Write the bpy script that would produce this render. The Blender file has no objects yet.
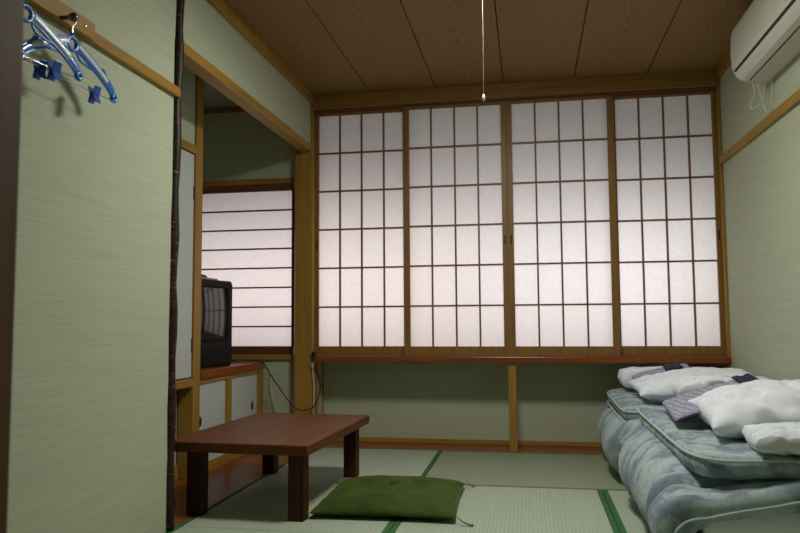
import bpy, bmesh, math, random
from mathutils import Vector, Matrix, noise
random.seed(4)
scene = bpy.context.scene
C = scene.collection
PI = math.pi

# ------------------------------------------------------------------ materials
def new_mat(name):
    m = bpy.data.materials.new(name); m.use_nodes = True
    nt = m.node_tree; nt.nodes.clear()
    out = nt.nodes.new('ShaderNodeOutputMaterial')
    b = nt.nodes.new('ShaderNodeBsdfPrincipled')
    nt.links.new(b.outputs[0], out.inputs[0])
    return m, nt, b, out

def node(nt, kind, **kw):
    n = nt.nodes.new(kind)
    for k, v in kw.items():
        if k.startswith('in_'):
            n.inputs[k[3:].replace('_', ' ')].default_value = v
        else:
            setattr(n, k, v)
    return n

def ramp(nt, fac, stops):
    r = nt.nodes.new('ShaderNodeValToRGB')
    el = r.color_ramp.elements
    while len(el) < len(stops): el.new(0.5)
    for e, (p, c) in zip(el, stops):
        e.position = p; e.color = (c[0], c[1], c[2], 1)
    nt.links.new(fac, r.inputs[0])
    return r

def coords(nt, scale=(1, 1, 1), rot=(0, 0, 0)):
    t = nt.nodes.new('ShaderNodeTexCoord')
    mp = nt.nodes.new('ShaderNodeMapping')
    mp.inputs['Scale'].default_value = scale
    mp.inputs['Rotation'].default_value = rot
    nt.links.new(t.outputs['Object'], mp.inputs['Vector'])
    return mp.outputs[0]

def bump(nt, b, h, strength=.3, dist=.002):
    n = nt.nodes.new('ShaderNodeBump')
    n.inputs['Strength'].default_value = strength
    n.inputs['Distance'].default_value = dist
    nt.links.new(h, n.inputs['Height'])
    nt.links.new(n.outputs[0], b.inputs['Normal'])

def plain(name, col, rough=.5, metal=0, spec=.5, noise_amt=.06):
    m, nt, b, o = new_mat(name)
    n = node(nt, 'ShaderNodeTexNoise'); n.inputs['Scale'].default_value = 40
    nt.links.new(coords(nt), n.inputs['Vector'])
    k = 1 - noise_amt
    r = ramp(nt, n.outputs[0], [(.3, [c * k for c in col]), (.7, [min(1, c * (1 + noise_amt)) for c in col])])
    nt.links.new(r.outputs[0], b.inputs['Base Color'])
    b.inputs['Roughness'].default_value = rough
    b.inputs['Metallic'].default_value = metal
    b.inputs['Specular IOR Level'].default_value = spec
    return m

def wood(name, base, axis='y', rough=.45, contrast=.22, scale=1.0, spec=.4, coat=0):
    """straight grained timber, the grain running along the given axis"""
    m, nt, b, o = new_mat(name)
    s = {'x': (1.2, 34, 34), 'y': (34, 1.2, 34), 'z': (34, 34, 1.2)}[axis]
    v = coords(nt, tuple(k * scale for k in s))
    n = node(nt, 'ShaderNodeTexNoise'); n.inputs['Scale'].default_value = 1.6
    n.inputs['Detail'].default_value = 6; n.inputs['Distortion'].default_value = .4
    nt.links.new(v, n.inputs['Vector'])
    d = [c * (1 - contrast) for c in base]; l = [min(1, c * (1 + contrast)) for c in base]
    r = ramp(nt, n.outputs[0], [(.28, d), (.5, base), (.74, l)])
    nt.links.new(r.outputs[0], b.inputs['Base Color'])
    b.inputs['Roughness'].default_value = rough
    b.inputs['Specular IOR Level'].default_value = spec
    b.inputs['Coat Weight'].default_value = coat
    b.inputs['Coat Roughness'].default_value = .2
    bump(nt, b, n.outputs[0], .12, .001)
    return m

def wallpaper(name, base, along='y'):
    """woven grass paper: long thin level streaks"""
    m, nt, b, o = new_mat(name)
    s = (3, 3, 130)
    v = coords(nt, s)
    n = node(nt, 'ShaderNodeTexNoise'); n.inputs['Scale'].default_value = 1.3; n.inputs['Detail'].default_value = 5
    nt.links.new(v, n.inputs['Vector'])
    v2 = coords(nt, (1.2, 1.2, 14))
    n2 = node(nt, 'ShaderNodeTexNoise'); n2.inputs['Scale'].default_value = 2.2; n2.inputs['Detail'].default_value = 3
    nt.links.new(v2, n2.inputs['Vector'])
    mx = node(nt, 'ShaderNodeMath', operation='MULTIPLY_ADD')
    nt.links.new(n2.outputs[0], mx.inputs[0]); mx.inputs[1].default_value = .35
    nt.links.new(n.outputs[0], mx.inputs[2])
    r = ramp(nt, mx.outputs[0], [(.40, [c * .90 for c in base]), (.66, base), (.92, [min(1, c * 1.07) for c in base])])
    nt.links.new(r.outputs[0], b.inputs['Base Color'])
    b.inputs['Roughness'].default_value = .85
    b.inputs['Specular IOR Level'].default_value = .15
    bump(nt, b, n.outputs[0], .25, .002)
    return m

M = {}
M['wall'] = wallpaper('sage_wallpaper', (.465, .50, .365))
HONEY = (.345, .195, .038)
for a in 'xyz':
    M['honey_' + a] = wood('honey_wood_' + a, HONEY, a, .5, spec=.2)
    M['frame_' + a] = wood('shoji_wood_' + a, (.245, .125, .030), a, .45)
    M['red_' + a] = wood('red_brown_board_' + a, (.23, .060, .014), a, .30, .25, spec=.3, coat=.10)
    M['table_' + a] = wood('dark_table_wood_' + a, (.125, .042, .012) if a != 'z' else (.05, .017, .006), a, .5, .32, spec=.13)  # z copy for the legs: same wood, shade put into the colour
M['lattice'] = wood('lattice_wood', (.22, .10, .03), 'z', .5)
M['dark_post'] = wood('dark_brown_post', (.13, .06, .010), 'z', .6, .2)
M['lath'] = wood('alcove_lath', (.13, .05, .018), 'x', .5)

def ceiling_mat():
    m, nt, b, o = new_mat('ceiling_veneer')
    t = node(nt, 'ShaderNodeTexCoord'); sp = node(nt, 'ShaderNodeSeparateXYZ')
    nt.links.new(t.outputs['Object'], sp.inputs[0])
    def mth(op, a, bb=None, c=None):
        n = node(nt, 'ShaderNodeMath', operation=op)
        for i, q in enumerate((a, bb, c)):
            if q is None: continue
            if isinstance(q, (int, float)): n.inputs[i].default_value = q
            else: nt.links.new(q, n.inputs[i])
        return n.outputs[0]
    # distance from the middle of each board
    u = mth('SUBTRACT', mth('FRACT', mth('DIVIDE', mth('ADD', sp.outputs[0], 1.409), .427)), .5)
    idx = mth('FLOOR', mth('DIVIDE', mth('ADD', sp.outputs[0], 1.409), .427))
    nz = node(nt, 'ShaderNodeTexNoise'); nz.inputs['Scale'].default_value = 3.0; nz.inputs['Detail'].default_value = 3
    nt.links.new(coords(nt, (2.2, .9, 1)), nz.inputs['Vector'])
    ush = mth('ADD', u, mth('MULTIPLY', mth('SUBTRACT', nz.outputs[0], .5), .22))
    par = mth('MULTIPLY', mth('ABSOLUTE', ush), 9.0)
    v = mth('ADD', mth('MULTIPLY', sp.outputs[1], 4.2), mth('MULTIPLY', idx, 3.7))
    w = mth('SINE', mth('MULTIPLY', mth('ADD', mth('ADD', v, mth('POWER', par, 1.2)), mth('MULTIPLY', nz.outputs[0], 1.5)), 12.0))
    mask = mth('MAXIMUM', mth('SUBTRACT', 1.0, mth('MULTIPLY', mth('ABSOLUTE', ush), 12.0)), 0.0)
    cath = mth('MULTIPLY', mth('MULTIPLY', w, mask), .30)
    fine = node(nt, 'ShaderNodeTexNoise'); fine.inputs['Scale'].default_value = 1.5; fine.inputs['Detail'].default_value = 5
    nt.links.new(coords(nt, (60, 1.5, 1)), fine.inputs['Vector'])
    f = mth('ADD', mth('MULTIPLY', fine.outputs[0], .55), mth('ADD', cath, .22))
    r = ramp(nt, f, [(.15, (.185, .095, .024)), (.5, (.25, .138, .036)), (.9, (.30, .175, .052))])
    nt.links.new(r.outputs[0], b.inputs['Base Color'])
    b.inputs['Roughness'].default_value = .6; b.inputs['Specular IOR Level'].default_value = .3
    return m
M['ceiling'] = ceiling_mat()
M['string'] = plain('tan_string', (.30, .25, .15), .8)
M['corridor'] = plain('dim_corridor_plaster', (.07, .065, .05), .9)  # corridor gloom put into the plaster colour, cutting bounce light
M['groove'] = plain('groove_dark', (.02, .012, .006), .9)

def tatami_mat_material(name, base, along):
    m, nt, b, o = new_mat(name)
    w = node(nt, 'ShaderNodeTexWave', bands_direction='X' if along == 'x' else 'Y')
    w.inputs['Scale'].default_value = 26; w.inputs['Distortion'].default_value = .3
    nt.links.new(coords(nt), w.inputs['Vector'])
    w2 = node(nt, 'ShaderNodeTexWave', bands_direction='Y' if along == 'x' else 'X')
    w2.inputs['Scale'].default_value = 20; w2.inputs['Distortion'].default_value = .3
    nt.links.new(coords(nt), w2.inputs['Vector'])
    n = node(nt, 'ShaderNodeTexNoise'); n.inputs['Scale'].default_value = 6; n.inputs['Detail'].default_value = 8
    nt.links.new(coords(nt, (1, 12, 1) if along == 'x' else (12, 1, 1)), n.inputs['Vector'])
    mul = node(nt, 'ShaderNodeMath', operation='MULTIPLY')
    nt.links.new(w.outputs['Fac'], mul.inputs[0]); nt.links.new(w2.outputs['Fac'], mul.inputs[1])
    ad = node(nt, 'ShaderNodeMath', operation='MULTIPLY_ADD')
    nt.links.new(n.outputs[0], ad.inputs[0]); ad.inputs[1].default_value = .6
    nt.links.new(mul.outputs[0], ad.inputs[2])
    r = ramp(nt, ad.outputs[0], [(.15, [c * .84 for c in base]), (.55, base), (1.0, [c * 1.15 for c in base])])
    nt.links.new(r.outputs[0], b.inputs['Base Color'])
    b.inputs['Roughness'].default_value = .55; b.inputs['Specular IOR Level'].default_value = .35
    bump(nt, b, mul.outputs[0], .35, .001)
    return m
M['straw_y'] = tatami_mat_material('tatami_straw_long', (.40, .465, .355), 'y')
M['straw_x'] = tatami_mat_material('tatami_straw_cross', (.285, .335, .225), 'x')  # crosswise mats tinted darker, weave sheen by viewing direction put into the colour
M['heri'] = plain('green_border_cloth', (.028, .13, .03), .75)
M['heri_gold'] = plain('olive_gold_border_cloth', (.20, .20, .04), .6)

def bark():
    m, nt, b, o = new_mat('dark_bark')
    n = node(nt, 'ShaderNodeTexNoise'); n.inputs['Scale'].default_value = 2; n.inputs['Detail'].default_value = 6
    nt.links.new(coords(nt, (14, 14, 55)), n.inputs['Vector'])
    r = ramp(nt, n.outputs[0], [(.30, (.012, .007, .005)), (.60, (.035, .018, .012)), (.66, (.12, .05, .02)), (.72, (.30, .13, .06))])
    nt.links.new(r.outputs[0], b.inputs['Base Color'])
    b.inputs['Roughness'].default_value = .45; b.inputs['Specular IOR Level'].default_value = .25
    bump(nt, b, n.outputs[0], .5, .003)
    return m
M['bark'] = bark()

def paper():
    m, nt, b, o = new_mat('shoji_paper')
    n = node(nt, 'ShaderNodeTexNoise'); n.inputs['Scale'].default_value = 60; n.inputs['Detail'].default_value = 6
    nt.links.new(coords(nt), n.inputs['Vector'])
    r = ramp(nt, n.outputs[0], [(.3, (.80, .775, .775)), (.7, (.86, .835, .835))])
    d = node(nt, 'ShaderNodeBsdfDiffuse'); t = node(nt, 'ShaderNodeBsdfTranslucent')
    nt.links.new(r.outputs[0], d.inputs[0]); nt.links.new(r.outputs[0], t.inputs[0])
    mix = node(nt, 'ShaderNodeMixShader'); mix.inputs[0].default_value = .55
    nt.links.new(d.outputs[0], mix.inputs[1]); nt.links.new(t.outputs[0], mix.inputs[2])
    nt.links.new(mix.outputs[0], o.inputs[0])
    return m
M['paper'] = paper()
M['fusuma'] = plain('grey_door_paper', (.54, .57, .55), .8, noise_amt=.04)
M['black_metal'] = plain('dark_fitting', (.015, .013, .012), .4)
M['plaster_grey'] = plain('grey_plaster', (.30, .29, .25), .9)
M['tv_body'] = plain('black_plastic', (.004, .0045, .0045), .5, spec=.25, noise_amt=.1)
M['tv_panel'] = plain('black_control_plastic', (.006, .006, .0065), .45, spec=.25)
m, nt, b, o = new_mat('tv_glass'); b.inputs['Base Color'].default_value = (.018, .022, .024, 1)
b.inputs['Roughness'].default_value = .06; b.inputs['Specular IOR Level'].default_value = .9
M['tv_glass'] = m
M['black_rubber'] = plain('black_cable', (.008, .008, .009), .4)
M['white_plastic'] = plain('white_plastic', (.68, .69, .64), .4, noise_amt=.03)
M['ac_white'] = plain('air_conditioner_white', (.60, .60, .51), .42, noise_amt=.02)
M['ac_dark'] = plain('air_slot_dark', (.01, .01, .01), .7)
M['peg'] = wood('brown_peg', (.10, .03, .012), 'x', .15, .2, coat=.8)
M['steel'] = plain('bright_steel', (.75, .75, .76), .2, 1.0)
def blue(name, col, trans, rough):
    m, nt, b, o = new_mat(name)
    n = node(nt, 'ShaderNodeTexNoise'); n.inputs['Scale'].default_value = 30
    nt.links.new(coords(nt), n.inputs['Vector'])
    r = ramp(nt, n.outputs[0], [(.3, [c * .9 for c in col]), (.7, col)])
    nt.links.new(r.outputs[0], b.inputs['Base Color'])
    b.inputs['Transmission Weight'].default_value = trans
    b.inputs['Roughness'].default_value = rough; b.inputs['IOR'].default_value = 1.4
    b.inputs['Coat Weight'].default_value = .6; b.inputs['Coat Roughness'].default_value = .15
    return m
M['blue'] = blue('blue_plastic', (.035, .26, .85), .3, .22)
M['blue_glare'] = blue('glare_blue_rib', (.82, .91, 1.0), .05, .2)  # highlight on the hanger arms, painted as a near-white blue
M['blue_deep'] = blue('deep_blue_clip', (.008, .085, .50), .2, .3)
M['booklet'] = plain('olive_booklet', (.28, .30, .12), .6)
M['brass'] = plain('pale_bell', (.72, .68, .5), .3, .3)

def futon_mat(name, rot, sc=1.0, scl=(4.4, 9.5, 4.4)):
    m, nt, b, o = new_mat(name)
    v = coords(nt, (scl[0] * sc, scl[1] * sc, scl[2] * sc), rot)
    n = node(nt, 'ShaderNodeTexNoise'); n.inputs['Scale'].default_value = 1.1; n.inputs['Detail'].default_value = 4
    n.inputs['Roughness'].default_value = .68; n.inputs['Distortion'].default_value = .35
    nt.links.new(v, n.inputs['Vector'])
    r = ramp(nt, n.outputs[0], [(.38, (.20, .25, .315)), (.47, (.25, .31, .37)),
                                (.51, (.36, .46, .48)), (.62, (.46, .58, .58))])
    n2 = node(nt, 'ShaderNodeTexNoise'); n2.inputs['Scale'].default_value = 55; n2.inputs['Detail'].default_value = 2
    nt.links.new(coords(nt), n2.inputs['Vector'])
    r2 = ramp(nt, n2.outputs[0], [(.35, (.80, .80, .80)), (.6, (1, 1, 1))])
    mx = node(nt, 'ShaderNodeMix', data_type='RGBA', blend_type='MULTIPLY'); mx.inputs[0].default_value = .8
    nt.links.new(r.outputs[0], mx.inputs[6]); nt.links.new(r2.outputs[0], mx.inputs[7])
    nt.links.new(mx.outputs[2], b.inputs['Base Color'])
    b.inputs['Roughness'].default_value = .75; b.inputs['Specular IOR Level'].default_value = .3
    b.inputs['Sheen Weight'].default_value = .15
    return m
M['futon_a'] = futon_mat('cloud_cotton', (0, 0, .12))
M['futon_b'] = futon_mat('cloud_cotton_fine', (0, 0, .5), 1.3, (6, 9, 7))
M['piping'] = plain('pale_piping', (.45, .53, .50), .7)
def white_cloth():
    m, nt, b, o = new_mat('white_cotton')
    n = node(nt, 'ShaderNodeTexNoise'); n.inputs['Scale'].default_value = 14; n.inputs['Detail'].default_value = 3
    nt.links.new(coords(nt), n.inputs['Vector'])
    r = ramp(nt, n.outputs[0], [(.3, (.80, .84, .90)), (.7, (.86, .89, .95))])
    nt.links.new(r.outputs[0], b.inputs['Base Color']); b.inputs['Roughness'].default_value = .8
    b.inputs['Specular IOR Level'].default_value = .2
    bump(nt, b, n.outputs[0], .35, .006)
    return m
M['white'] = white_cloth()
def yukata():
    m, nt, b, o = new_mat('navy_print_cotton')
    v = node(nt, 'ShaderNodeTexVoronoi', distance='MANHATTAN'); v.inputs['Scale'].default_value = 105; v.inputs['Randomness'].default_value = .35
    nt.links.new(coords(nt, rot=(0, 0, .78)), v.inputs['Vector'])
    r = ramp(nt, v.outputs['Distance'], [(.34, (.60, .615, .68)), (.62, (.36, .37, .46)), (.85, (.2, .21, .32))])
    nt.links.new(r.outputs[0], b.inputs['Base Color']); b.inputs['Roughness'].default_value = .8
    return m
M['yukata'] = yukata()
M['navy'] = plain('navy_sash', (.015, .014, .045), .8)
def velvet():
    m, nt, b, o = new_mat('green_velvet')
    n = node(nt, 'ShaderNodeTexNoise'); n.inputs['Scale'].default_value = 9; n.inputs['Detail'].default_value = 5
    nt.links.new(coords(nt), n.inputs['Vector'])
    r = ramp(nt, n.outputs[0], [(.3, (.026, .044, .005)), (.7, (.052, .078, .011))])
    nt.links.new(r.outputs[0], b.inputs['Base Color']); b.inputs['Roughness'].default_value = .75
    b.inputs['Sheen Weight'].default_value = .35; b.inputs['Sheen Roughness'].default_value = .4
    b.inputs['Sheen Tint'].default_value = (.5, .7, .2, 1); b.inputs['Specular IOR Level'].default_value = .15
    return m
M['velvet'] = velvet()
M['tuft'] = plain('dark_green_tuft', (.010, .016, .003), .9)
M['tassel'] = plain('olive_tassel', (.10, .11, .03), .8)
m, nt, b, o = new_mat('lamp_diffuser'); b.inputs['Base Color'].default_value = (.9, .9, .88, 1)
b.inputs['Emission Color'].default_value = (1.0, .99, .91, 1); b.inputs['Emission Strength'].default_value = 70
M['lamp'] = m

# ------------------------------------------------------------------ mesh helpers
def box(bm, x0, y0, z0, x1, y1, z1):
    v = [bm.verts.new(p) for p in ((x0, y0, z0), (x1, y0, z0), (x1, y1, z0), (x0, y1, z0),
                                   (x0, y0, z1), (x1, y0, z1), (x1, y1, z1), (x0, y1, z1))]
    for f in ((3, 2, 1, 0), (4, 5, 6, 7), (0, 1, 5, 4), (1, 2, 6, 5), (2, 3, 7, 6), (3, 0, 4, 7)):
        bm.faces.new([v[i] for i in f])

def catmull(pts, n=8, closed=False):
    P = [Vector(p) for p in pts]; out = []
    m = len(P); rng = m if closed else m - 1
    for i in range(rng):
        if closed: a, b, c, d = P[(i - 1) % m], P[i], P[(i + 1) % m], P[(i + 2) % m]
        else: a, b, c, d = P[max(i - 1, 0)], P[i], P[i + 1], P[min(i + 2, m - 1)]
        for k in range(n):
            t = k / n
            out.append(.5 * ((2 * b) + (c - a) * t + (2 * a - 5 * b + 4 * c - d) * t * t + (3 * b - a - 3 * c + d) * t ** 3))
    if not closed: out.append(P[-1])
    return out

def tube(bm, pts, r, seg=8, closed=False, flat=None):
    """round (or elliptic: flat=(width direction, ratio)) tube along points; r a number or a function of 0..1"""
    P = [Vector(p) for p in pts]; n = len(P); rings = []
    ref = None
    for i, p in enumerate(P):
        t = (P[(i + 1) % n] - P[i - 1]) if closed else (P[min(i + 1, n - 1)] - P[max(i - 1, 0)])
        t.normalize()
        if ref is None: ref = Vector((0, 0, 1)) if abs(t.z) < .9 else Vector((1, 0, 0))
        a = t.cross(ref)
        if a.length < 1e-6: a = t.orthogonal()
        a.normalize(); b = a.cross(t).normalized(); ref = b
        rr = r(i / max(1, n - 1)) if callable(r) else r
        ring = []
        for k in range(seg):
            th = 2 * PI * k / seg
            o = a * math.cos(th) * rr + b * math.sin(th) * rr
            if flat:
                d = Vector(flat[0]); o = o - d * o.dot(d) * (1 - flat[1])
            ring.append(bm.verts.new(p + o))
        rings.append(ring)
    for i in range(n if closed else n - 1):
        A, B = rings[i], rings[(i + 1) % n]
        for k in range(seg):
            bm.faces.new((A[k], A[(k + 1) % seg], B[(k + 1) % seg], B[k]))
    if not closed:
        bm.faces.new(rings[0][::-1]); bm.faces.new(rings[-1])

def lathe(bm, prof, seg=32, centre=(0, 0, 0), axis='z'):
    cx, cy, cz = centre; rings = []
    for r, h in prof:
        ring = []
        for k in range(seg):
            a = 2 * PI * k / seg; u, v = r * math.cos(a), r * math.sin(a)
            p = {'z': (u, v, h), 'x': (h, u, v), 'y': (v, h, u)}[axis]
            ring.append(bm.verts.new((cx + p[0], cy + p[1], cz + p[2])))
        rings.append(ring)
    for A, B in zip(rings, rings[1:]):
        for k in range(seg):
            bm.faces.new((A[k], A[(k + 1) % seg], B[(k + 1) % seg], B[k]))
    bm.faces.new(rings[0][::-1]); bm.faces.new(rings[-1])

def extrude_profile(bm, prof, y0, y1):
    """closed XZ outline pushed along Y"""
    A = [bm.verts.new((x, y0, z)) for x, z in prof]; B = [bm.verts.new((x, y1, z)) for x, z in prof]
    n = len(prof)
    for i in range(n): bm.faces.new((A[i], A[(i + 1) % n], B[(i + 1) % n], B[i]))
    bm.faces.new(A[::-1]); bm.faces.new(B)

def thick_sheet(bm, P, T, nu, nv, low=1.0):
    """soft closed body: middle surface P(u,v), half thickness T(u,v), closed around the rim"""
    G = [[Vector(P(i / nu, j / nv)) for j in range(nv + 1)] for i in range(nu + 1)]
    top, bot = {}, {}
    for i in range(nu + 1):
        for j in range(nv + 1):
            du = G[min(i + 1, nu)][j] - G[max(i - 1, 0)][j]
            dv = G[i][min(j + 1, nv)] - G[i][max(j - 1, 0)]
            n = du.cross(dv)
            n = n.normalized() if n.length > 1e-9 else Vector((0, 0, 1))
            t = T(i / nu, j / nv)
            rim = i in (0, nu) or j in (0, nv)
            if rim:
                top[i, j] = bot[i, j] = bm.verts.new(G[i][j])
            else:
                top[i, j] = bm.verts.new(G[i][j] + n * t); bot[i, j] = bm.verts.new(G[i][j] - n * t * low)
    for i in range(nu):
        for j in range(nv):
            bm.faces.new((top[i, j], top[i + 1, j], top[i + 1, j + 1], top[i, j + 1]))
            q = (bot[i, j], bot[i, j + 1], bot[i + 1, j + 1], bot[i + 1, j])
            try: bm.faces.new(q)
            except ValueError: pass
    return G

def tidy(bm, smooth):
    bmesh.ops.recalc_face_normals(bm, faces=bm.faces[:])
    for f in bm.faces: f.smooth = smooth

def obj(name, bm, mat, parent=None, bevel=0, smooth=False, sub=0, seg=2):
    tidy(bm, smooth)
    me = bpy.data.meshes.new(name); bm.to_mesh(me); bm.free()
    o = bpy.data.objects.new(name, me); C.objects.link(o)
    me.materials.append(mat)
    if parent is not None:
        o.parent = parent
    if bevel:
        b = o.modifiers.new('bevel', 'BEVEL'); b.width = bevel; b.segments = seg; b.limit_method = 'ANGLE'
    if sub:
        s = o.modifiers.new('soft', 'SUBSURF'); s.levels = sub; s.render_levels = sub
    return o

def shift(bm, d):
    bmesh.ops.translate(bm, vec=Vector(d), verts=bm.verts[:])

def part(name, bm, mat, root, **kw):
    """a part drawn in room coordinates, stored relative to its thing's base (works one level deeper too)"""
    base = Vector(root.location)
    p = root.parent
    while p is not None: base += Vector(p.location); p = p.parent
    shift(bm, -base)
    return obj(name, bm, mat, root, **kw)

def boxes(*bs):
    bm = bmesh.new()
    for b in bs: box(bm, *b)
    return bm

def tag(o, label, cat, group=None):
    o['label'] = label; o['category'] = cat
    if group: o['group'] = group
    return o

def thing(name, label, cat, loc, rz=0, group=None):
    o = bpy.data.objects.new(name, None); C.objects.link(o)
    o.empty_display_size = .05
    o.location = loc; o.rotation_euler = (0, 0, rz)
    return tag(o, label, cat, group)

def struct(name, bm, mat, **kw):
    o = obj(name, bm, mat, **kw)
    if o.parent is None: o['kind'] = 'structure'
    return o

# ------------------------------------------------------------------ the room
XL, XR, D, H = -1.374, 1.144, 4.48, 2.267
YN = .88                                    # doorway the camera looks through
struct('floor', boxes((-2.5, -1.3, -.12, XR + .12, 4.95, -.03)), M['red_y'])
bm = boxes((-1.5, -1.3, -.03, XR, YN, 0.0))
struct('floor_corridor', bm, M['red_x'])
# boarded floor of the alcove and of the recess under the window
bm = boxes((-1.98, 2.70, -.03, XL, 4.60, 0.0), (XL, D + .002, -.03, XR, 4.76, 0.0))
struct('floor_alcove', bm, M['red_y'])

# ceiling boards with dark joints
bm = bmesh.new()
edges = [-1.409 + .427 * k for k in range(7)]
for a, b_ in zip(edges, edges[1:]):
    box(bm, a + .003, YN - .1, H, b_ - .003, 4.60, H + .02)
struct('ceiling', bm, M['ceiling'])
struct('ceiling_backing', boxes((-2.5, -1.3, H + .012, XR + .12, 4.95, H + .10)), M['groove'])
struct('ceiling_corridor', boxes((-1.5, -1.3, H - .02, XR + .1, YN - .1, H + .01)), M['corridor'])
struct('ceiling_alcove', boxes((-2.5, 2.62, H - .017, XL - .09, 4.62, H + .01)), M['plaster_grey'])

# side walls
struct('wall_left', boxes((XL - .08, YN - .1, -.03, XL, 2.620, H)), M['wall'])
struct('wall_right', boxes((XR, -1.3, -.03, XR + .1, 4.95, H + .05)), M['wall'])
struct('wall_near', boxes((-1.5, YN - .1, -.03, -.86, YN, H), (.95, YN - .1, -.03, XR, YN, H), (-.86, YN - .1, 2.05, .95, YN, H)), M['wall'])
struct('door_1', boxes((-.86, .80, -.03, -.727, .93, 2.05), (.88, .80, -.03, .95, .93, 2.05)), M['dark_post'], bevel=.004)
struct('wall_corridor', boxes((-1.6, -1.3, -.03, -1.5, YN - .1, H), (-1.6, -1.4, -.03, XR + .1, -1.3, H)), M['corridor'])
# wall over the alcove beam, hidden closure behind the alcove
struct('wall_alcove_lintel', boxes((XL - .08, 2.621, 1.93, XL - .004, D, H)), M['wall'])
struct('wall_alcove_side', boxes((-2.5, 2.60, -.03, XL - .08, 2.70, H), (-2.5, 2.70, -.03, -2.38, 4.95, H)), M['wall'])
# window wall: apron in the recess, strip behind the header, the alcove's back wall
struct('wall_back', boxes((-1.40, 4.75, -.03, XR, 4.86, .56), (-1.40, 4.57, 2.16, XR + .02, 4.68, H)), M['wall'])
struct('wall_recess_end', boxes((-1.484, 4.55, 0, -1.376, 4.77, .55)), M['wall'])
struct('wall_alcove_back', boxes((-2.4, 4.55, -.03, -1.45, 4.60, .555), (-2.4, 4.55, 1.745, -1.45, 4.60, H)), M['wall'])
# low back wall of the alcove below the hanging closet, and the wall above the closet
struct('wall_alcove_low', boxes((-2.38, 2.70, 0, -1.785, 3.492, .47)), M['wall'])
struct('wall_alcove_high', boxes((-2.38, 2.70, 1.715, -1.708, 3.49, H)), M['wall'])

# timber
struct('trim_1', boxes((XL, YN, 2.212, XL + .018, D, H)), M['honey_y'], bevel=.002)            # left cornice
struct('trim_2', boxes((XR - .018, YN, 2.215, XR, D, H)), M['honey_y'], bevel=.002)            # right cornice
struct('trim_3', boxes((XL, 4.455, 2.174, XR, 4.60, H)), M['frame_x'], bevel=.003)             # header over the window
struct('trim_4', boxes((-1.3635, 4.484, 2.1645, XR, 4.57, 2.1735)), M['lath'], bevel=.002)     # upper track
struct('trim_5', boxes((-1.444, 2.69, 1.898, XL + .002, 4.476, 1.944)), M['honey_y'], bevel=.003)  # alcove beam
struct('trim_6', boxes((-1.484, 4.47, 0, -1.364, 4.60, H)), M['honey_z'], bevel=.003)          # corner post
struct('trim_7', boxes((1.1305, 4.475, 0, XR, 4.56, 2.171)), M['honey_z'], bevel=.002)              # right post
struct('trim_8', boxes((-.130, 4.485, 0, -.083, 4.53, .536)), M['honey_z'], bevel=.002)        # post under the sill
struct('trim_9', boxes((XL, YN, 1.690, XL + .020, 2.64, 1.728)), M['honey_y'], bevel=.002)     # rail on the left wall
struct('trim_10', boxes((XR - .020, YN, 1.702, XR, 4.475, 1.746)), M['honey_y'], bevel=.002)   # rail on the right wall
struct('baseboard_back', boxes((-1.376, 4.735, 0, XR, 4.75, .028)), M['honey_x'], bevel=.002)
struct('baseboard_alcove', boxes((-1.785, 2.70, 0, -1.772, 3.49, .07)), M['honey_y'], bevel=.002)
struct('trim_11', boxes((-1.384, 4.728, .028, -1.366, 4.749, .54)), M['honey_z'], bevel=.001)
struct('trim_12', boxes((-1.785, 3.498, 0, -1.70, 3.578, H - .017)), M['honey_z'], bevel=.003)  # alcove post
struct('trim_13', boxes((-2.38, 4.528, H - .055, -1.484, 4.55, H - .017)), M['frame_x'], bevel=.002)
struct('trim_14', boxes((-1.722, 2.70, 1.672, -1.698, 3.49, 1.716)), M['honey_y'], bevel=.002)
# bark pole at the alcove's edge
bm = bmesh.new()
tube(bm, [(XL - .004 + .003 * math.sin(k * 1.7), 2.638 + .026 * k / 24 - .013 * math.sin(PI * k / 24) + .0015 * math.sin(k * 2.3), H * k / 24) for k in range(25)],
     lambda t: .0228 + .0012 * math.sin(t * 40), 16)
tag(obj('alcove_pillar', bm, M['bark'], smooth=True), 'slender dark bark-covered pole at the end of the left wall', 'pillar')

# tatami mats
def tatami(x0, y0, x1, y1, along, label):
    t = thing('tatami_mat', label, 'tatami mat', ((x0 + x1) / 2, (y0 + y1) / 2, -.03), group='tatami mats on the floor')
    e = .0015; x0 += e; x1 -= e; y0 += e; y1 -= e; w = .024
    if along == 'y':
        part('straw_face', boxes((x0 + w, y0, -.03, x1 - w, y1, 0)), M['straw_y'], t)
        bs = ((x0, y0, -.03, x0 + w, y1, .0008), (x1 - w, y0, -.03, x1, y1, .0008))
    else:
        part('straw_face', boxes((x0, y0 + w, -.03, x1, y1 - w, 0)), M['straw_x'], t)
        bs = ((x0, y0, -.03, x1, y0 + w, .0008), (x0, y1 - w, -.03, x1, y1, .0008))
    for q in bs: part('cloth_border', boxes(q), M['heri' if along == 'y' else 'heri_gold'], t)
X1, X2, Y1 = -.537, .320, 3.56
tatami(XL, 2.70, X1, D, 'y', 'tatami mat under the low table')
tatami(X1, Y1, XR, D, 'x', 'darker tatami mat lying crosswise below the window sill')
tatami(X1, 1.78, X2, Y1, 'y', 'pale tatami mat in front of the green cushion')
tatami(X2, 1.78, XR, Y1, 'y', 'tatami mat under the nearer folded futon')
tatami(XL, .90, X1, 2.70, 'y', 'tatami mat along the bare left wall nearest the doorway')
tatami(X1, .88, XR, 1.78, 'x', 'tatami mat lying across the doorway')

# ------------------------------------------------------------------ windows
w1 = struct('window_1', boxes((-1.3638, 4.488, .5722, 1.130, 4.57, .5778)), M['frame_z'], bevel=.002)
struct('sill', boxes((-1.362, 4.462, .536, XR, 4.76, .572)), M['red_x'], parent=w1, bevel=.004)

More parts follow.
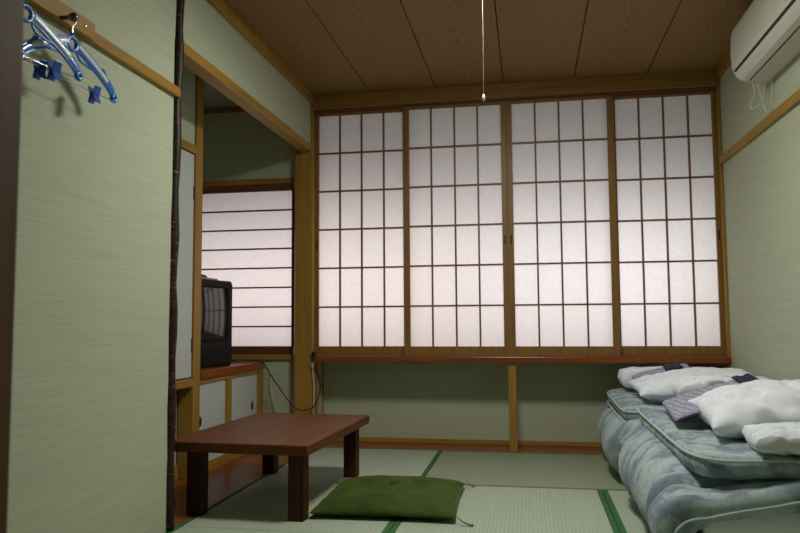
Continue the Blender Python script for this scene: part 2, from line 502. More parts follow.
def shoji(x0, x1, y, verts, label, stile_l, stile_r, pull=None):
    """sliding screen: two stiles, two rails, thin lattice, paper behind it"""
    z0, z1 = .578, 2.164; zb, zt = .634, 2.146; th = .026
    t = thing('shoji_screen', label, 'shoji screen', ((x0 + x1) / 2, y + th / 2, z0), group='sliding paper screens in the window')
    part('frame', boxes((x0, y, z0, x0 + stile_l, y + th, z1), (x1 - stile_r, y, z0, x1, y + th, z1),
                        (x0 + stile_l, y, z0, x1 - stile_r, y + th, zb), (x0 + stile_l, y, zt, x1 - stile_r, y + th, z1)),
         M['frame_z'], t, bevel=.0015)
    bs = []
    for i, v in enumerate(verts): bs.append((v - .0055, y + .006, zb, v + .0055, y + .019, zt))
    for k in range(1, 6):
        z = zb + (zt - zb) * k / 6
        bs.append((x0 + stile_l, y + .0065, z - .0055, x1 - stile_r, y + .0185, z + .0055))
    part('lattice', boxes(*bs), M['lattice'], t)
    bm = bmesh.new()
    q = [bm.verts.new(p) for p in ((x0 + stile_l - .004, y + .0195, zb - .004), (x1 - stile_r + .004, y + .0195, zb - .004),
                                   (x1 - stile_r + .004, y + .0195, zt + .004), (x0 + stile_l - .004, y + .0195, zt + .004))]
    bm.faces.new(q)
    part('paper', bm, M['paper'], t)
    if pull is not None:
        part('finger_pull', boxes((pull - .006, y - .0015, 1.262, pull + .006, y + .004, 1.318)), M['black_metal'], t, bevel=.003)
FY, RY = 4.493, 4.527
g = 'paper sliding screen with dark lattice, '
shoji(-1.364, -.745, RY, (-1.199, -1.054, -.907), g + 'leftmost of four, beside the alcove corner post', .023, .035, -1.352)
shoji(-.772, -.1175, FY, (-.592, -.443, -.297), g + 'second from left, above the green cushion', .038, .034, -.134)
shoji(-.1165, .535, FY, (.060, .205, .350), g + 'second from right, right of the meeting stiles', .034, .042, -.099)
shoji(.500, 1.130, RY, (.685, .828, .970), g + 'rightmost of four, nearest the right wall', .045, .024, 1.118)

# alcove window behind the television
w2 = struct('window_2', boxes((-2.30, 4.545, 1.712, -1.484, 4.60, 1.748), (-2.30, 4.53, .548, -1.484, 4.60, .580)), M['honey_x'], bevel=.002)
t = thing('alcove_screen', 'level-barred paper screen in the alcove behind the television', 'shoji screen', (-1.88, 4.56, .58))
part('frame', boxes((-2.30, 4.55, .58, -1.518, 4.576, .634), (-2.30, 4.55, 1.664, -1.518, 4.576, 1.712),
                    (-1.532, 4.55, .634, -1.512, 4.576, 1.664), (-2.30, 4.55, .634, -2.26, 4.576, 1.664)), M['lath'], t, bevel=.0015)
part('lattice', boxes(*[(-2.26, 4.556, .634 + 1.03 * k / 8 - .005, -1.532, 4.569, .634 + 1.03 * k / 8 + .005) for k in range(1, 8)]), M['lath'], t)
bm = bmesh.new()
bm.faces.new([bm.verts.new(p) for p in ((-2.262, 4.57, .632), (-1.53, 4.57, .632), (-1.53, 4.57, 1.666), (-2.262, 4.57, 1.666))])
part('paper', bm, M['paper'], t)

# ------------------------------------------------------------------ ceiling lamp with its pull cord
LX, LY = -.155, 2.75
t = thing('ceiling_lamp', 'round white ceiling lamp with a long hanging pull cord', 'ceiling lamp', (LX, LY, H))
bm = bmesh.new(); lathe(bm, [(.10, H), (.212, H), (.217, H - .03), (.215, H - .095), (.209, H - .101), (.1995, H - .099), (.1985, H - .090), (.05, H - .090)], 40, (LX, LY, 0))
part('lamp_base', bm, M['white_plastic'], t, smooth=False)
bm = bmesh.new(); lathe(bm, [(.198, H - .098), (.190, H - .106), (.155, H - .118), (.09, H - .127), (.02, H - .130)], 40, (LX, LY, 0))
part('lamp_diffuser', bm, M['lamp'], t, smooth=True)
bm = bmesh.new(); tube(bm, [(LX, LY, H - .125), (LX + .001, LY, 1.95), (LX, LY, 1.662)], .0008, 6)
c = part('pull_cord', bm, M['string'], t)
bm = bmesh.new(); lathe(bm, [(.002, 1.664), (.0045, 1.661), (.006, 1.650), (.0062, 1.641), (.003, 1.637)], 12, (LX, LY, 0))
part('cord_knob', bm, M['brass'], c, smooth=True)

# ------------------------------------------------------------------ low table
t = thing('low_table', 'dark red-brown low wooden table on four square legs', 'table', (-1.152, 3.279, 0), math.radians(-2.5))
obj('tabletop', boxes((-.322, -.475, .263, .302, .475, .305)), M['table_y'], t, bevel=.005)
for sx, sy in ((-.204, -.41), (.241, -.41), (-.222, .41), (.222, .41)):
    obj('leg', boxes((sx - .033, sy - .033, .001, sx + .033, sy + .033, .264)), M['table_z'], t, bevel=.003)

# ------------------------------------------------------------------ floor cushion
ccx, ccy = -.600, 3.185
t = thing('floor_cushion', 'dark green velvet floor cushion lying beside the low table', 'cushion', (ccx, ccy, 0), math.radians(1.5))
def cP(u, v):
    x = (u - .5) * .60; y = (v - .5) * .63
    pin = 1 - .07 * (1 - (2 * abs(u - .5)) ** 2) if False else 1
    e = .035
    x *= 1 - e * (1 - abs(2 * v - 1) ** 2); y *= 1 - e * (1 - abs(2 * u - 1) ** 2)
    return (x, y, .024 + .022 * (1 - abs(2 * u - 1) ** 2) * (1 - abs(2 * v - 1) ** 2))
def cT(u, v):
    a = max(0, 1 - abs(2 * u - 1) ** 2.6); b_ = max(0, 1 - abs(2 * v - 1) ** 2.6)
    t_ = .046 * (a * b_) ** .42
    x = (u - .5) * .6; y = (v - .5) * .63; r = math.hypot(x, y)
    t_ -= .022 * math.exp(-(r / .03) ** 2)
    th = math.atan2(y, x)
    t_ -= .0085 * math.exp(-((r - .12) / .05) ** 2) * (math.sin(th * 11) ** 2)
    edge = min(u, v, 1 - u, 1 - v)
    t_ += .003 * noise.noise((x * 16, y * 16, 3)) * min(1, edge * 8)
    t_ -= .004 * math.exp(-(edge / .10) ** 2) * max(0, math.sin((x + y) * 46 + 2 * noise.noise((x * 6, y * 6, 0))))
    return max(.004, t_)
bm = bmesh.new(); thick_sheet(bm, cP, cT, 60, 60, .50)
for vv in bm.verts: vv.co.z = max(vv.co.z, .0015)
obj('cover', bm, M['velvet'], t, smooth=True, sub=1)
bm = bmesh.new()
lathe(bm, [(.001, .0815), (.018, .0808), (.023, .077), (.014, .064)], 16, (0, 0, 0)); obj('tuft', bm, M['tuft'], t, smooth=True)
for sx, sy, dx, dy in ((.30, -.315, .05, -.01), (.30, .315, .03, .02), (-.30, -.315, -.03, -.02), (-.30, .315, -.03, .02)):
    bm = bmesh.new()
    for k in range(5):
        o_ = (k - 2) * .005
        tube(bm, [(sx * .99, sy * .99, .034), (sx + dx * .4, sy + dy * .4 + o_ * .5, .016), (sx + dx, sy + dy + o_, .004), (sx + dx * 1.3, sy + dy * 1.2 + o_ * 1.4, .003)], .0011, 5)
    obj('corner_tassel', bm, M['tassel'], t, smooth=True)

# ------------------------------------------------------------------ hanging closet in the alcove
t = thing('hanging_closet', 'built-in closet with a pale papered door hanging behind the bark pole', 'closet', (-2.0, 3.1, .44))
part('body', boxes((-2.36, 2.72, .472, -1.722, 3.49, 1.672)), M['honey_y'], t)
part('lower_rail', boxes((-1.722, 2.72, .466, -1.696, 3.490, .508)), M['honey_y'], t, bevel=.002)
d = part('door', boxes((-1.720, 2.74, .516, -1.702, 3.478, 1.664)), M['fusuma'], t, bevel=.002)
for z in (.64, 1.43):
    bm = boxes((-1.702, 3.470, z, -1.696, 3.482, z + .07)); part('hinge', bm, M['black_metal'], d, bevel=.001)

# ------------------------------------------------------------------ television cabinet
t = thing('television_cabinet', 'low alcove cabinet with white sliding doors under the television', 'cabinet', (-2.0, 4.06, 0))
part('cabinet_top', boxes((-2.36, 3.580, .491, -1.695, 4.505, .538)), M['red_y'], t, bevel=.003)
part('carcass', boxes((-2.36, 3.586, .0, -1.735, 4.500, .490), (-1.735, 3.584, .474, -1.702, 4.500, .4905), (-1.735, 3.584, 0, -1.702, 4.500, .05)), M['honey_y'], t)
for y0, y1 in ((3.930, 3.995), (4.415, 4.500)):
    part('stile', boxes((-1.735, y0, .05, -1.701, y1, .474)), M['honey_z'], t, bevel=.002)
for y0, y1, hy in ((3.584, 3.930, 3.61), (3.995, 4.415, 4.338)):
    d = part('sliding_door', boxes((-1.730, y0, .05, -1.714, y1, .474)), M['fusuma'], t)
    bm = bmesh.new(); lathe(bm, [(.020, -1.7145), (.020, -1.7105), (.015, -1.7095), (.013, -1.7115)], 16, (0, hy, .272), 'x')
    for v in bm.verts: v.co.z = .272 + (v.co.z - .272) * 1.3; v.co.y = hy + (v.co.y - hy) * .75
    part('finger_pull', bm, M['black_metal'], d, smooth=False)

# ------------------------------------------------------------------ television
# local frame: -y is the front, x to the viewer's right; turned to face the room
tv = thing('television', 'boxy black tube television on the alcove cabinet', 'television', (-1.800, 3.857, .5385), math.radians(76))
W_, H_ = .230, .492
def rrect(w, z0, z1, y, r=.02, n=4, bulge=0):
    pts = []
    for cx, cz, a0 in ((w - r, z1 - r, 0), (-w + r, z1 - r, 90), (-w + r, z0 + r, 180), (w - r, z0 + r, 270)):
        for k in range(n + 1):
            a = math.radians(a0 + 90 * k / n)
            pts.append((cx + r * math.cos(a), cz + r * math.sin(a)))
    return [(x * (1 + bulge * math.sin(PI * (z - z0) / (z1 - z0))), y, z) for x, z in pts]
def loft(bm, rings, cap=True):
    R = [[bm.verts.new(p) for p in r] for r in rings]
    n = len(R[0])
    for A, B in zip(R, R[1:]):
        for k in range(n): bm.faces.new((A[k], A[(k + 1) % n], B[(k + 1) % n], B[k]))
    if cap: bm.faces.new(R[0][::-1]); bm.faces.new(R[-1])
bm = bmesh.new()
loft(bm, [rrect(W_, .0, H_, .02), rrect(W_, 0, H_, .10), rrect(W_ - .015, .01, H_ - .01, .115), rrect(W_ - .05, .02, H_ - .06, .25, .03), rrect(W_ - .11, .05, H_ - .14, .38, .04)])
obj('cabinet_shell', bm, M['tv_body'], tv)
bm = bmesh.new()                                   # front frame around the screen
def inner(y, k=0): return rrect(W_ - .040 - k, .150 + k, H_ - .034 - k, y, .022)
loft(bm, [rrect(W_ + .004, .0, H_ + .004, .02, .02), rrect(W_ + .006, .0, H_ + .006, .004, .02), rrect(W_ - .004, .008, H_ - .004, -.006, .02),
          inner(-.006), inner(.010, .008)], cap=False)
obj('front_frame', bm, M['tv_body'], tv)
bm = bmesh.new()                                   # curved picture tube
sx, z0, z1 = W_ - .046, .156, H_ - .040
G = [[bm.verts.new((-sx + 2 * sx * i / 16, .006 - .018 * (1 - ((i - 8) / 8) ** 2 * .6 - ((j - 6) / 6) ** 2 * .4), z0 + (z1 - z0) * j / 12)) for j in range(13)] for i in range(17)]
for i in range(16):
    for j in range(12): bm.faces.new((G[i][j], G[i + 1][j], G[i + 1][j + 1], G[i][j + 1]))
obj('screen', bm, M['tv_glass'], tv, smooth=True)
p = obj('control_panel', boxes((-W_ + .02, -.011, .018, W_ - .02, -.005, .135)), M['tv_panel'], tv, bevel=.002)
for k in range(5): obj('button', boxes((.02 + k * .03, -.0145, .03, .038 + k * .03, -.0105, .04)), M['black_metal'], p, bevel=.001)
for sxx in (-.12,): obj('cassette_flap', boxes((sxx, -.0135, .055, .12, -.0105, .118)), M['tv_body'], p, bevel=.001)
obj('foot', boxes((-.17, .03, -.0005, .17, .25, .012)), M['tv_body'], tv)
zt = .5385 + H_ + .006
o = boxes((-2.00, 3.70, zt + .001, -1.812, 4.03, zt + .013))
tag(obj('booklet', o, M['booklet'], bevel=.002), 'olive green booklet lying flat on top of the television', 'booklet')
bm = bmesh.new(); loft(bm, [rrect(.022, zt + .014, zt + .032, 3.70, .006), rrect(.026, zt + .014, zt + .035, 3.76, .006), rrect(.022, zt + .014, zt + .030, 3.85, .006)])
bmesh.ops.translate(bm, vec=(-1.87, .11, 0), verts=bm.verts[:])
tag(obj('remote_control', bm, M['tv_body'], bevel=.001), 'small black remote control on the booklet above the television', 'remote control')

# cables by the alcove corner
pts = catmull([(-1.95, 4.16, .56), (-1.83, 4.26, .546), (-1.685, 4.38, .548), (-1.60, 4.41, .43), (-1.487, 4.43, .272), (-1.409, 4.435, .236),
               (-1.331, 4.435, .275), (-1.300, 4.435, .398), (-1.335, 4.435, .49), (-1.350, 4.44, .585)], 8)
t = thing('power_cable', 'black cable drooping from the television to the corner post', 'cable', tuple(pts[0]))
bm = bmesh.new(); tube(bm, pts, .0038, 8); part('cord', bm, M['black_rubber'], t, smooth=True)
part('plug', boxes((-1.362, 4.442, .575, -1.338, 4.47, .60)), M['black_rubber'], t, bevel=.004)
pts = catmull([(-1.352, 4.452, .530), (-1.356, 4.454, .48), (-1.348, 4.457, .38), (-1.352, 4.458, .2), (-1.350, 4.458, .03)], 8)
t = thing('white_cord', 'thin white cord running down beside the corner post', 'cable', (-1.35, 4.455, 0))
bm = bmesh.new(); tube(bm, pts, .0035, 8); part('cord', bm, M['white_plastic'], t, smooth=True)
part('connector', boxes((-1.360, 4.440, .500, -1.342, 4.460, .535)), M['white_plastic'], t, bevel=.003)
bm = bmesh.new(); tube(bm, catmull([(-1.66, 4.53, .47), (-1.655, 4.52, .36), (-1.63, 4.53, .22), (-1.62, 4.53, .02)], 8), .0025, 6)
tag(obj('aerial_lead', bm, M['white_plastic'], smooth=True), 'fine pale lead hanging on the wall right of the cabinet', 'cable')

# ------------------------------------------------------------------ coat rail with pegs and hangers
t = thing('coat_rack', 'wooden peg board fixed on the rail of the left wall', 'coat rack', (XL + .02, 1.55, 1.708))
part('board', boxes((XL + .020, 1.05, 1.688, XL + .034, 2.035, 1.742)), M['honey_y'], t, bevel=.002)
for y in (1.25, 1.45, 1.655, 1.866):
    bm = bmesh.new(); lathe(bm, [(.007, XL + .034), (.007, XL + .060), (.0115, XL + .064), (.0145, XL + .075), (.011, XL + .084), (.003, XL + .087)], 14, (0, y, 1.691), 'x')
    part('peg', bm, M['peg'], t, smooth=True)
for y in (1.12, 1.985):
    bm = bmesh.new(); lathe(bm, [(.005, XL + .034), (.005, XL + .036), (.002, XL + .0375)], 10, (0, y, 1.715), 'x'); part('screw', bm, M['steel'], t, smooth=True)

def hanger(x, y, zt, label, tilt):
    """blue plastic hanger hanging level along the wall; its arms run along Y"""
    t = thing('clothes_hanger', label, 'clothes hanger', (x, y, zt), tilt, group='blue hangers on the peg board')
    t.rotation_euler = (0, 0, tilt)
    def arm(s, off):
        return [(0, s * .016, -.042 + off), (0, s * .045, -.052 + off), (0, s * .09, -.072 + off), (0, s * .140, -.097 + off), (0, s * .175, -.118 + off), (0, s * .194, -.136 + off)]
    bm = bmesh.new(); rb = bmesh.new()
    for s in (-1, 1):
        P = catmull(arm(s, 0), 6)
        tube(bm, P, lambda q: .0165 - .004 * q, 10, flat=((1, 0, 0), .4))
        tube(bm, [p + Vector((0, 0, .013)) for p in P], .0042, 8); tube(bm, [p + Vector((0, s * -.004, -.013)) for p in P], .0040, 8)
        tube(rb, [p + Vector((.0045, 0, .001)) for p in P[2:-9]], .0085, 8, flat=((1, 0, 0), .4))
        tube(rb, [p + Vector((-.0045, 0, .001)) for p in P[2:-9]], .0085, 8, flat=((1, 0, 0), .5))
        e = Vector((0, s * .198, -.148))                       # rounded eye at the arm's end
        tube(bm, [e + Vector((0, .009 * math.cos(a * PI / 8), .009 * math.sin(a * PI / 8))) for a in range(16)], .0070, 8, closed=True)
        tube(bm, catmull([(0, s * .135, -.080), (0, s * .143, -.074), (0, s * .152, -.086), (0, s * .162, -.098)], 4), .004, 8)   # strap notch
        tube(bm, catmull([(0, s * .020, -.060), (0, s * .034, -.082), (0, s * .06, -.088), (0, s * .095, -.092)], 5), .0035, 8)   # brace below the neck
    tube(bm, catmull([(0, 0, -.024), (0, -.014, -.030), (0, -.020, -.044), (0, -.014, -.058), (0, 0, -.063), (0, .014, -.058), (0, .020, -.044), (0, .014, -.030)], 5, True), .0062, 8, closed=True)
    tube(bm, [(0, 0, -.012), (0, 0, -.032)], .006, 10)
    o = obj('arms', bm, M['blue'], t, smooth=True)
    obj('glare_rib', rb, M['blue_glare'], o, smooth=True)  # pale strip standing in for glare along the arms
    bm = bmesh.new()
    tube(bm, catmull([(0, 0, -.015), (0, 0, .008), (0, .010, .018), (0, .013, .027), (0, .004, .038), (0, -.008, .037), (0, -.013, .029)], 6), .0018, 8)
    obj('hook', bm, M['steel'], t, smooth=True)
    bm = bmesh.new(); tube(bm, [(0, -.196, -.156), (0, -.10, -.160), (0, .10, -.160), (0, .196, -.156)], .0014, 6)
    obj('clip_bar', bm, M['steel'], t, smooth=True)
    for cy in (-.125, .105):
        bm = bmesh.new()
        for sx in (-1, 1):
            A = [(sx * .011, cy - .014, -.140), (sx * .011, cy + .014, -.140), (sx * .003, cy + .014, -.168), (sx * .003, cy - .014, -.168), (sx * .010, cy - .013, -.190), (sx * .010, cy + .013, -.190)]
            for qa in ((0, 1, 2, 3), (3, 2, 5, 4)):
                vs = [bm.verts.new(A[i]) for i in qa]; f = bm.faces.new(vs)
                r = bmesh.ops.extrude_face_region(bm, geom=[f]); 
                bmesh.ops.translate(bm, vec=(sx * .004, 0, 0), verts=[e for e in r['geom'] if isinstance(e, bmesh.types.BMVert)])
        obj('clip', bm, M['blue_deep'], t, bevel=.001)
    return t
hanger(XL + .072, 1.866, 1.655, 'blue plastic clip hanger hanging from the peg beside the screw', math.radians(-4))
hanger(XL + .085, 1.650, 1.653, 'blue plastic clip hanger half hidden behind the dark doorpost', math.radians(-7))

# ------------------------------------------------------------------ air conditioner
t = thing('air_conditioner', 'white wall-mounted air conditioner high on the right wall', 'air conditioner', (XR, 3.17, 1.905))
Y0, Y1a = 2.700, 3.600
prof = [(XR - .001, 2.192), (1.02, 2.192), (.992, 2.180), (.978, 2.150), (.974, 2.06), (.976, 1.985), (.984, 1.957), (.996, 1.938), (1.015, 1.920), (1.046, 1.912), (XR - .001, 1.905)]
bm = bmesh.new(); extrude_profile(bm, prof, Y0, Y1a)
part('casing', bm, M['ac_white'], t, bevel=.008, seg=3)
pp = [(.974, 2.140), (.970, 2.06), (.972, 1.985), (.979, 1.964), (.985, 1.966), (.980, 2.06), (.982, 2.14)]
bm = bmesh.new(); extrude_profile(bm, pp, Y0 + .03, Y1a - .012); part('front_panel', bm, M['ac_white'], t, bevel=.001)
bm = bmesh.new(); extrude_profile(bm, [(.978, 1.964), (.984, 1.9535), (.990, 1.956), (.984, 1.966)], Y0 + .05, Y1a - .03); part('air_slot', bm, M['ac_dark'], t)
bm = bmesh.new(); extrude_profile(bm, [(.982, 1.951), (.9925, 1.934), (1.012, 1.915), (1.038, 1.907), (1.04, 1.915), (1.0, 1.94)], Y0 + .05, Y1a - .03); part('louvre_flap', bm, M['ac_white'], t, bevel=.001)
bm = bmesh.new(); extrude_profile(bm, [(1.042, 1.9115), (1.049, 1.9105), (1.049, 1.914), (1.042, 1.914)], Y0 + .05, Y1a - .03); part('outlet_gap', bm, M['ac_dark'], t)
part('display_window', boxes((.969, 2.80, 1.985, .975, 2.85, 2.0)), M['ac_dark'], t)
for kk, P in enumerate(([(1.062, 3.592, 1.915), (1.070, 3.59, 1.86), (1.050, 3.59, 1.80), (1.060, 3.585, 1.782), (1.10, 3.58, 1.82), (1.118, 3.575, 1.915)],
          [(1.08, 3.592, 1.915), (1.10, 3.59, 1.83), (1.115, 3.58, 1.760), (1.13, 3.56, 1.785), (1.134, 3.545, 1.915)])):
    bm = bmesh.new(); tube(bm, catmull(P, 8), .0026, 6); part('lead', bm, M['white_plastic'], t, smooth=True)

# ------------------------------------------------------------------ folded bedding
def comforter(y0, y1, ztop0, ztop1, xl, label, seed, mat, near_open):
    """quilt folded over on itself: the rounded fold on the left, white lining inside"""
    t = thing('folded_quilt', label, 'quilt', (.78, (y0 + y1) / 2, 0), group='folded quilts under the mattresses')
    def P(u, v):
        v_ = v
        zt = ztop0 + (ztop1 - ztop0) * v_; hz = .036 + .034 * min(1, v_ / .3)
        zu = zt - hz; zl = .040; r = (zu - zl) / 2; cx = xl + .078 + r * .75
        L1 = 1.065 - cx; La = PI * r; L = 2 * L1 + La; s = u * L
        if s < L1: x, z = 1.065 - s, zu
        elif s < L1 + La:
            a = (s - L1) / r; x, z = cx - r * .9 * math.sin(a), (zu + zl) / 2 + r * math.cos(a)
        else: x, z = cx + (s - L1 - La), zl
        y = y0 + (y1 - y0) * v
        w = noise.noise((u * 7 + seed, v * 5, 1.3))
        z += .010 * w * (1 if s < L1 + La * .5 else .2)
        if s < L1 + La: x += .018 * noise.noise((v * 4 + seed, 2.2, 7.7)) - .02 * max(0, math.sin(PI * v)) * (1 if s > L1 * .6 else 0) * (s / (L1 + La))
        if near_open and s < L1 + La:
            z *= 1 - .26 * max(0, 1 - v / .4) * min(1, max(0, (.84 - x) / .30))
        if near_open and s > L1 * .8 and s < L1 + La: x -= .022 * math.exp(-((v - .84) / .13) ** 2)
        if not near_open:
            x += .10 * max(0, 1 - v / .22) ** 2 * min(1, max(0, (.7 - x) / .2))
        return (x, y, max(z, .038))
    def T(u, v):
        e = min(v, 1 - v) * (y1 - y0); eu = min(u, 1 - u)
        k = min(1, e / (.11 if v > .5 else (.035 if near_open else .12))); k = math.sqrt(max(0, 1 - (1 - k) ** 2)); ku = min(1, eu / .03); ku = math.sqrt(max(0, 1 - (1 - ku) ** 2))
        up_ = .036 + .032 * min(1, v / .3); base = up_ if u < .36 else (up_ + (.068 - up_) * min(1, (u - .36) / .06) if u < .42 else (.068 - (.068 - .034) * min(1, (u - .42) / .16)))
        w = .010 * noise.noise((u * 9 + seed, v * 6, 0)) + .007 * noise.noise((u * 22 + seed, v * 15, 5))
        fold = abs(u - .5)
        w -= .034 * math.exp(-((v - .17 - .25 * (u - .42)) / .022) ** 2) * math.exp(-((u - .42) / .14) ** 2) * near_open
        w -= .030 * math.exp(-((v - .09) / .10) ** 2) * math.exp(-((u - .50) / .10) ** 2) * (.5 + .5 * math.sin(u * 190 + 8 * noise.noise((u * 20, v * 20, 1)))) * (1 - near_open)
        w -= .014 * math.exp(-(fold / .13) ** 2) * max(0, math.sin(v * 11 + seed + u * 9)) ** 6
        return max(.006, (base + w * (1 if u < .55 else .2))) * k * ku + .003
    bm = bmesh.new(); thick_sheet(bm, P, T, 90, 60)
    for vv in bm.verts: vv.co.z = max(vv.co.z, .0015)
    part('cover', bm, mat, t, smooth=True)
    # seam cord along the near edge of the upper layer
    bm = bmesh.new()
    Q = [P(.02 + .50 * k / 40, .0) for k in range(41)]
    tube(bm, [(q[0], q[1] - .002, q[2] - .006) for q in Q], .0045, 8); part('piping', bm, M['piping'], t, smooth=True)
    zt = (ztop0 + ztop1) / 2
    bm = bmesh.new()
    def P2(u, v): return (xl + .15 + (1.12 - xl - .15) * u, y0 + .005 + (y1 - y0 - .02) * v, (ztop0 + (ztop1 - ztop0) * v - .072 - .068 * min(1, v / .3) + .075) * .5 + .008 * noise.noise((u * 6, v * 6, seed)))
    def T2(u, v):
        e = min(v, 1 - v, u, 1 - u); k = min(1, e / .06); k = math.sqrt(max(0, 1 - (1 - k) ** 2))
        return max(.004, (ztop0 + (ztop1 - ztop0) * v - .072 - .068 * min(1, v / .3) - .075) * .5 + .008 + .006 * noise.noise((u * 14, v * 14, seed))) * k
    thick_sheet(bm, P2, T2, 40, 40)
    part('lining', bm, M['white'], t, smooth=True)
    return t

def mattress(c00, c10, c01, c11, th, label, seed, mat, droop=.0):
    """thin folded mattress: corners near-left, near-right, far-left, far-right (middle surface), piped edge"""
    cs = [Vector(c) for c in (c00, c10, c01, c11)]
    mid = sum(cs, Vector()) / 4
    t = thing('folded_mattress', label, 'mattress', (mid.x, mid.y, mid.z - th), group='folded mattresses on the quilts')
    def S(u, v):
        # square to rounded square
        a, b_ = 2 * u - 1, 2 * v - 1
        k = .10
        a2 = a * (1 - k * abs(b_) ** 8 * .9); b2 = b_ * (1 - k * abs(a) ** 8 * .9)
        return (a2 + 1) / 2, (b2 + 1) / 2
    def P(u, v):
        u, v = S(u, v)
        p = (cs[0] * (1 - u) + cs[1] * u) * (1 - v) + (cs[2] * (1 - u) + cs[3] * u) * v
        p.z += .008 * noise.noise((u * 4 + seed, v * 4, 0)) - droop * (1 - u) ** 6
        return p
    def T(u, v):
        e = min(u, 1 - u, v, 1 - v); k = min(1, e / .045); k = math.sqrt(max(0, 1 - (1 - k) ** 2.4))
        dimple = 0
        for a in (.22, .5, .78):
            for b_ in (.22, .5, .78): dimple += math.exp(-(((u - a) / .05) ** 2 + ((v - b_) / .05) ** 2))
        return (th * .5 + .005 * noise.noise((u * 8 + seed, v * 8, 2)) - .007 * dimple) * (.72 + .28 * k) if e > .004 else .001
    bm = bmesh.new()
    n = 44
    G = thick_sheet(bm, P, T, n, n)
    part('cover', bm, mat, t, smooth=True, sub=0)
    rim = [G[i][0] for i in range(n)] + [G[n][j] for j in range(n)] + [G[n - i][n] for i in range(n)] + [G[0][n - j] for j in range(n)]
    for nm, dz in (('piping', th * .36), ('piping', -th * .36))[:1 if droop == 0 else 2]:
        bm = bmesh.new(); tube(bm, [q + Vector((0, 0, dz)) for q in rim], .005, 8, closed=True); part(nm, bm, M['piping'], t, smooth=True)
    return t

def soft(name, label, cat, cx, cy, z0, lx, ly, th, rz, seed, mat, group=None, tilt=(0, 0), puff=.5, wr=.012, pinch=.12, nn=46, rimw=.5):
    """stuffed or folded cloth: rounded cushion body with wrinkles"""
    t = thing(name, label, cat, (cx, cy, z0), rz, group=group)
    def P(u, v):
        a, b_ = 2 * u - 1, 2 * v - 1
        x = a * lx / 2 * (1 - pinch * (1 - b_ * b_)); y = b_ * ly / 2 * (1 - pinch * (1 - a * a))
        x += .012 * noise.noise((b_ * 3 + seed, a * 2, 4.0)); y += .014 * noise.noise((a * 3, b_ * 2 + seed, 9.0))
        z = th * .5 + tilt[0] * a * lx / 2 + tilt[1] * b_ * ly / 2
        z += wr * .8 * noise.noise((a * 2.2 + seed, b_ * 2.2, 1))
        return (x, y, z)
    def T(u, v):
        a, b_ = abs(2 * u - 1), abs(2 * v - 1)
        k = (max(0, 1 - a ** 2.4) * max(0, 1 - b_ ** 2.4)) ** puff
        w = wr * noise.noise((u * 5 + seed, v * 5, 2)) + wr * .7 * noise.noise((u * 13, v * 9 + seed, 6))
        cr = noise.noise((u * 4 + v * 3 + seed, v * 2, 8)); w -= wr * 1.5 * max(0, 1 - abs(cr) * 9)
        return max(.003, th * .5 * k + w * min(1, k * 1.6))
    bm = bmesh.new(); thick_sheet(bm, P, T, nn, nn)
    return t, bm

def robe(cs, th, label, sash):
    """long flat folded robe between four corners (near-left, near-right, far-left, far-right), a sash across it"""
    cs = [Vector(c) for c in cs]; mid = sum(cs, Vector()) / 4
    t = thing('folded_robe', label, 'robe', tuple(mid - Vector((0, 0, th))), group='folded robes')
    def P(u, v, dz=0):
        p = (cs[0] * (1 - u) + cs[1] * u) * (1 - v) + (cs[2] * (1 - u) + cs[3] * u) * v
        p.z += .012 * math.sin(PI * u) + .004 * noise.noise((u * 5, v * 5, th * 90)) + dz
        return p
    def T(u, v):
        e = min(u * 3, (1 - u) * 3, v, 1 - v); k = min(1, e / .12)
        return max(.002, th * .5 * math.sqrt(max(0, 1 - (1 - k) ** 2)))
    bm = bmesh.new(); thick_sheet(bm, P, T, 30, 24); part('cloth', bm, M['yukata'], t, smooth=True)
    bm = bmesh.new(); thick_sheet(bm, lambda u, v: P(sash[0] + (sash[1] - sash[0]) * u, -.02 + 1.04 * v, th * .5 + .004 + .004 * math.sin(u * 9)), lambda u, v: .007 * min(1, min(u, 1 - u) * 6), 10, 16)
    part('sash', bm, M['navy'], t, smooth=True)
    bm = bmesh.new(); thick_sheet(bm, lambda u, v: P(.02 + .20 * u, -.03 + .16 * v, -th * .25), lambda u, v: .008 * min(1, min(u, 1 - u) * 6), 10, 8)
    part('collar', bm, M['navy'], t, smooth=True)
    return t

# ---- far set
comforter(3.47, 4.44, .315, .345, .375, 'blue-grey cloud quilt folded at the bottom of the farther bedding stack', 1.7, M['futon_a'], 0)
mattress((.445, 3.60, .338), (1.125, 3.60, .345), (.425, 4.42, .372), (1.125, 4.42, .372), .070, 'folded blue-grey mattress on the farther quilt by the sill', 3.1, M['futon_b'], .02)
t, bm = soft('folded_sheet', 'folded white sheet at the back of the farther bedding stack', 'sheet', .80, 4.295, .400, .60, .22, .125, .0, 5.2, M['white'], 'white sheets', puff=.14, wr=.006, pinch=.02)
obj('cloth', bm, M['white'], t, smooth=True)
robe(((.545, 4.04, .450), (.84, 4.04, .530), (.548, 4.16, .480), (.84, 4.16, .545)), .022, 'patterned blue-grey cotton robe folded under the farther pillow', (.55, .85))
t, bm = soft('pillow', 'white pillow on the farther bedding stack under the window sill', 'pillow', .815, 3.865, .385, .62, .44, .155, .0, 8.4, M['white'], 'white pillows', (.08, .05), wr=.013, puff=.5, pinch=.09)
obj('pillowcase', bm, M['white'], t, smooth=True, sub=1)

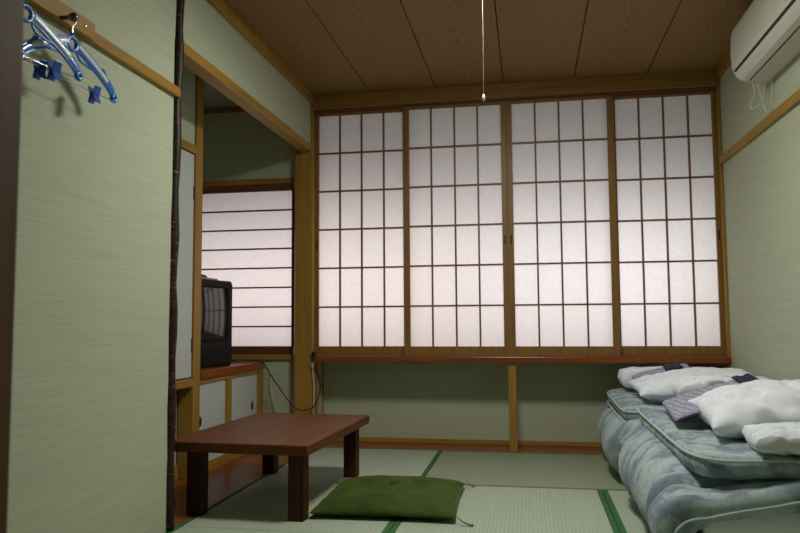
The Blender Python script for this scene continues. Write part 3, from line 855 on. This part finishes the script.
# ---- near set
comforter(2.49, 3.41, .262, .345, .385, 'blue-grey cloud quilt folded at the bottom of the nearer bedding stack', 6.3, M['futon_a'], 1)
mattress((.530, 2.55, .305), (1.125, 2.55, .305), (.455, 3.53, .368), (1.125, 3.53, .368), .074, 'folded blue-grey mattress with piped edge on the nearer quilt', 9.7, M['futon_b'])
t, bm = soft('folded_sheet', 'folded white sheet behind the nearer pillow and robe', 'sheet', .87, 3.49, .405, .44, .18, .135, .0, 7.1, M['white'], 'white sheets', puff=.25, wr=.007, pinch=.03)
obj('cloth', bm, M['white'], t, smooth=True)
robe(((.545, 2.97, .402), (.96, 3.05, .500), (.562, 3.35, .428), (.95, 3.40, .535)), .024, 'patterned blue-grey cotton robe with navy sash under the nearer pillow', (.78, .98))
t, bm = soft('pillow', 'plump white pillow on the nearer bedding stack by the right wall', 'pillow', .885, 2.965, .368, .52, .48, .175, .0, 1.9, M['white'], 'white pillows', (.11, .08), wr=.014, puff=.42, pinch=.09)
obj('pillowcase', bm, M['white'], t, smooth=True, sub=1)
t, bm = soft('pillow_cover', 'spare white pillow cover folded in front of the plump pillow', 'pillow cover', .915, 2.635, .345, .40, .20, .095, -.05, 12.9, M['white'], None, (0, .08), puff=.25, wr=.008, pinch=.03)
obj('cloth', bm, M['white'], t, smooth=True)

# ------------------------------------------------------------------ daylight outside the paper screens
def area(name, loc, rot, sx, sy, power, col):
    l = bpy.data.lights.new(name, 'AREA'); l.shape = 'RECTANGLE'; l.size = sx; l.size_y = sy; l.energy = power; l.color = col
    o = bpy.data.objects.new(name, l); C.objects.link(o); o.location = loc; o.rotation_euler = rot
    return o
area('daylight_panel_left', (-1.5, 5.02, 1.04), (math.radians(-90), 0, 0), 2.5, .80, 15.5, (1.0, .885, .87))  # added lamp panel for daylight, kept low, pinkish for the left screens
area('daylight_panel_right', (.95, 5.02, 1.04), (math.radians(-90), 0, 0), 2.3, .80, 15.5, (1.0, .95, .97))  # second added panel, cooler tint for the right screens
w = bpy.data.worlds.new('world'); scene.world = w; w.use_nodes = True
w.node_tree.nodes['Background'].inputs[0].default_value = (.75, .8, .85, 1)
w.node_tree.nodes['Background'].inputs[1].default_value = .12

# ------------------------------------------------------------------ camera
yw, pt, rl = math.radians(10.0533), math.radians(4.2891), math.radians(-.3892)
Rc = Vector((math.cos(yw), math.sin(yw), 0)); Fc = Vector((-math.sin(yw), math.cos(yw), 0)); Z = Vector((0, 0, 1))
fw = Fc * math.cos(pt) + Z * math.sin(pt); up = -Fc * math.sin(pt) + Z * math.cos(pt)
r2 = Rc * math.cos(rl) + up * math.sin(rl); u2 = -Rc * math.sin(rl) + up * math.cos(rl)
cam = bpy.data.cameras.new('camera'); cam.sensor_width = 36; cam.lens = 36 * 723.5954 / 800
cam.clip_start = .05; cam.clip_end = 60
cam.dof.use_dof = True; cam.dof.focus_distance = 3.9; cam.dof.aperture_fstop = 5.0
co = bpy.data.objects.new('camera', cam); C.objects.link(co)
co.matrix_world = Matrix(((r2.x, u2.x, -fw.x, 0), (r2.y, u2.y, -fw.y, 0), (r2.z, u2.z, -fw.z, .7096 * 1.12), (0, 0, 0, 1)))
scene.camera = co
vs = scene.view_settings
vs.view_transform = 'Standard'; vs.look = 'None'; vs.gamma = 1; vs.use_curve_mapping = False; vs.exposure = 0
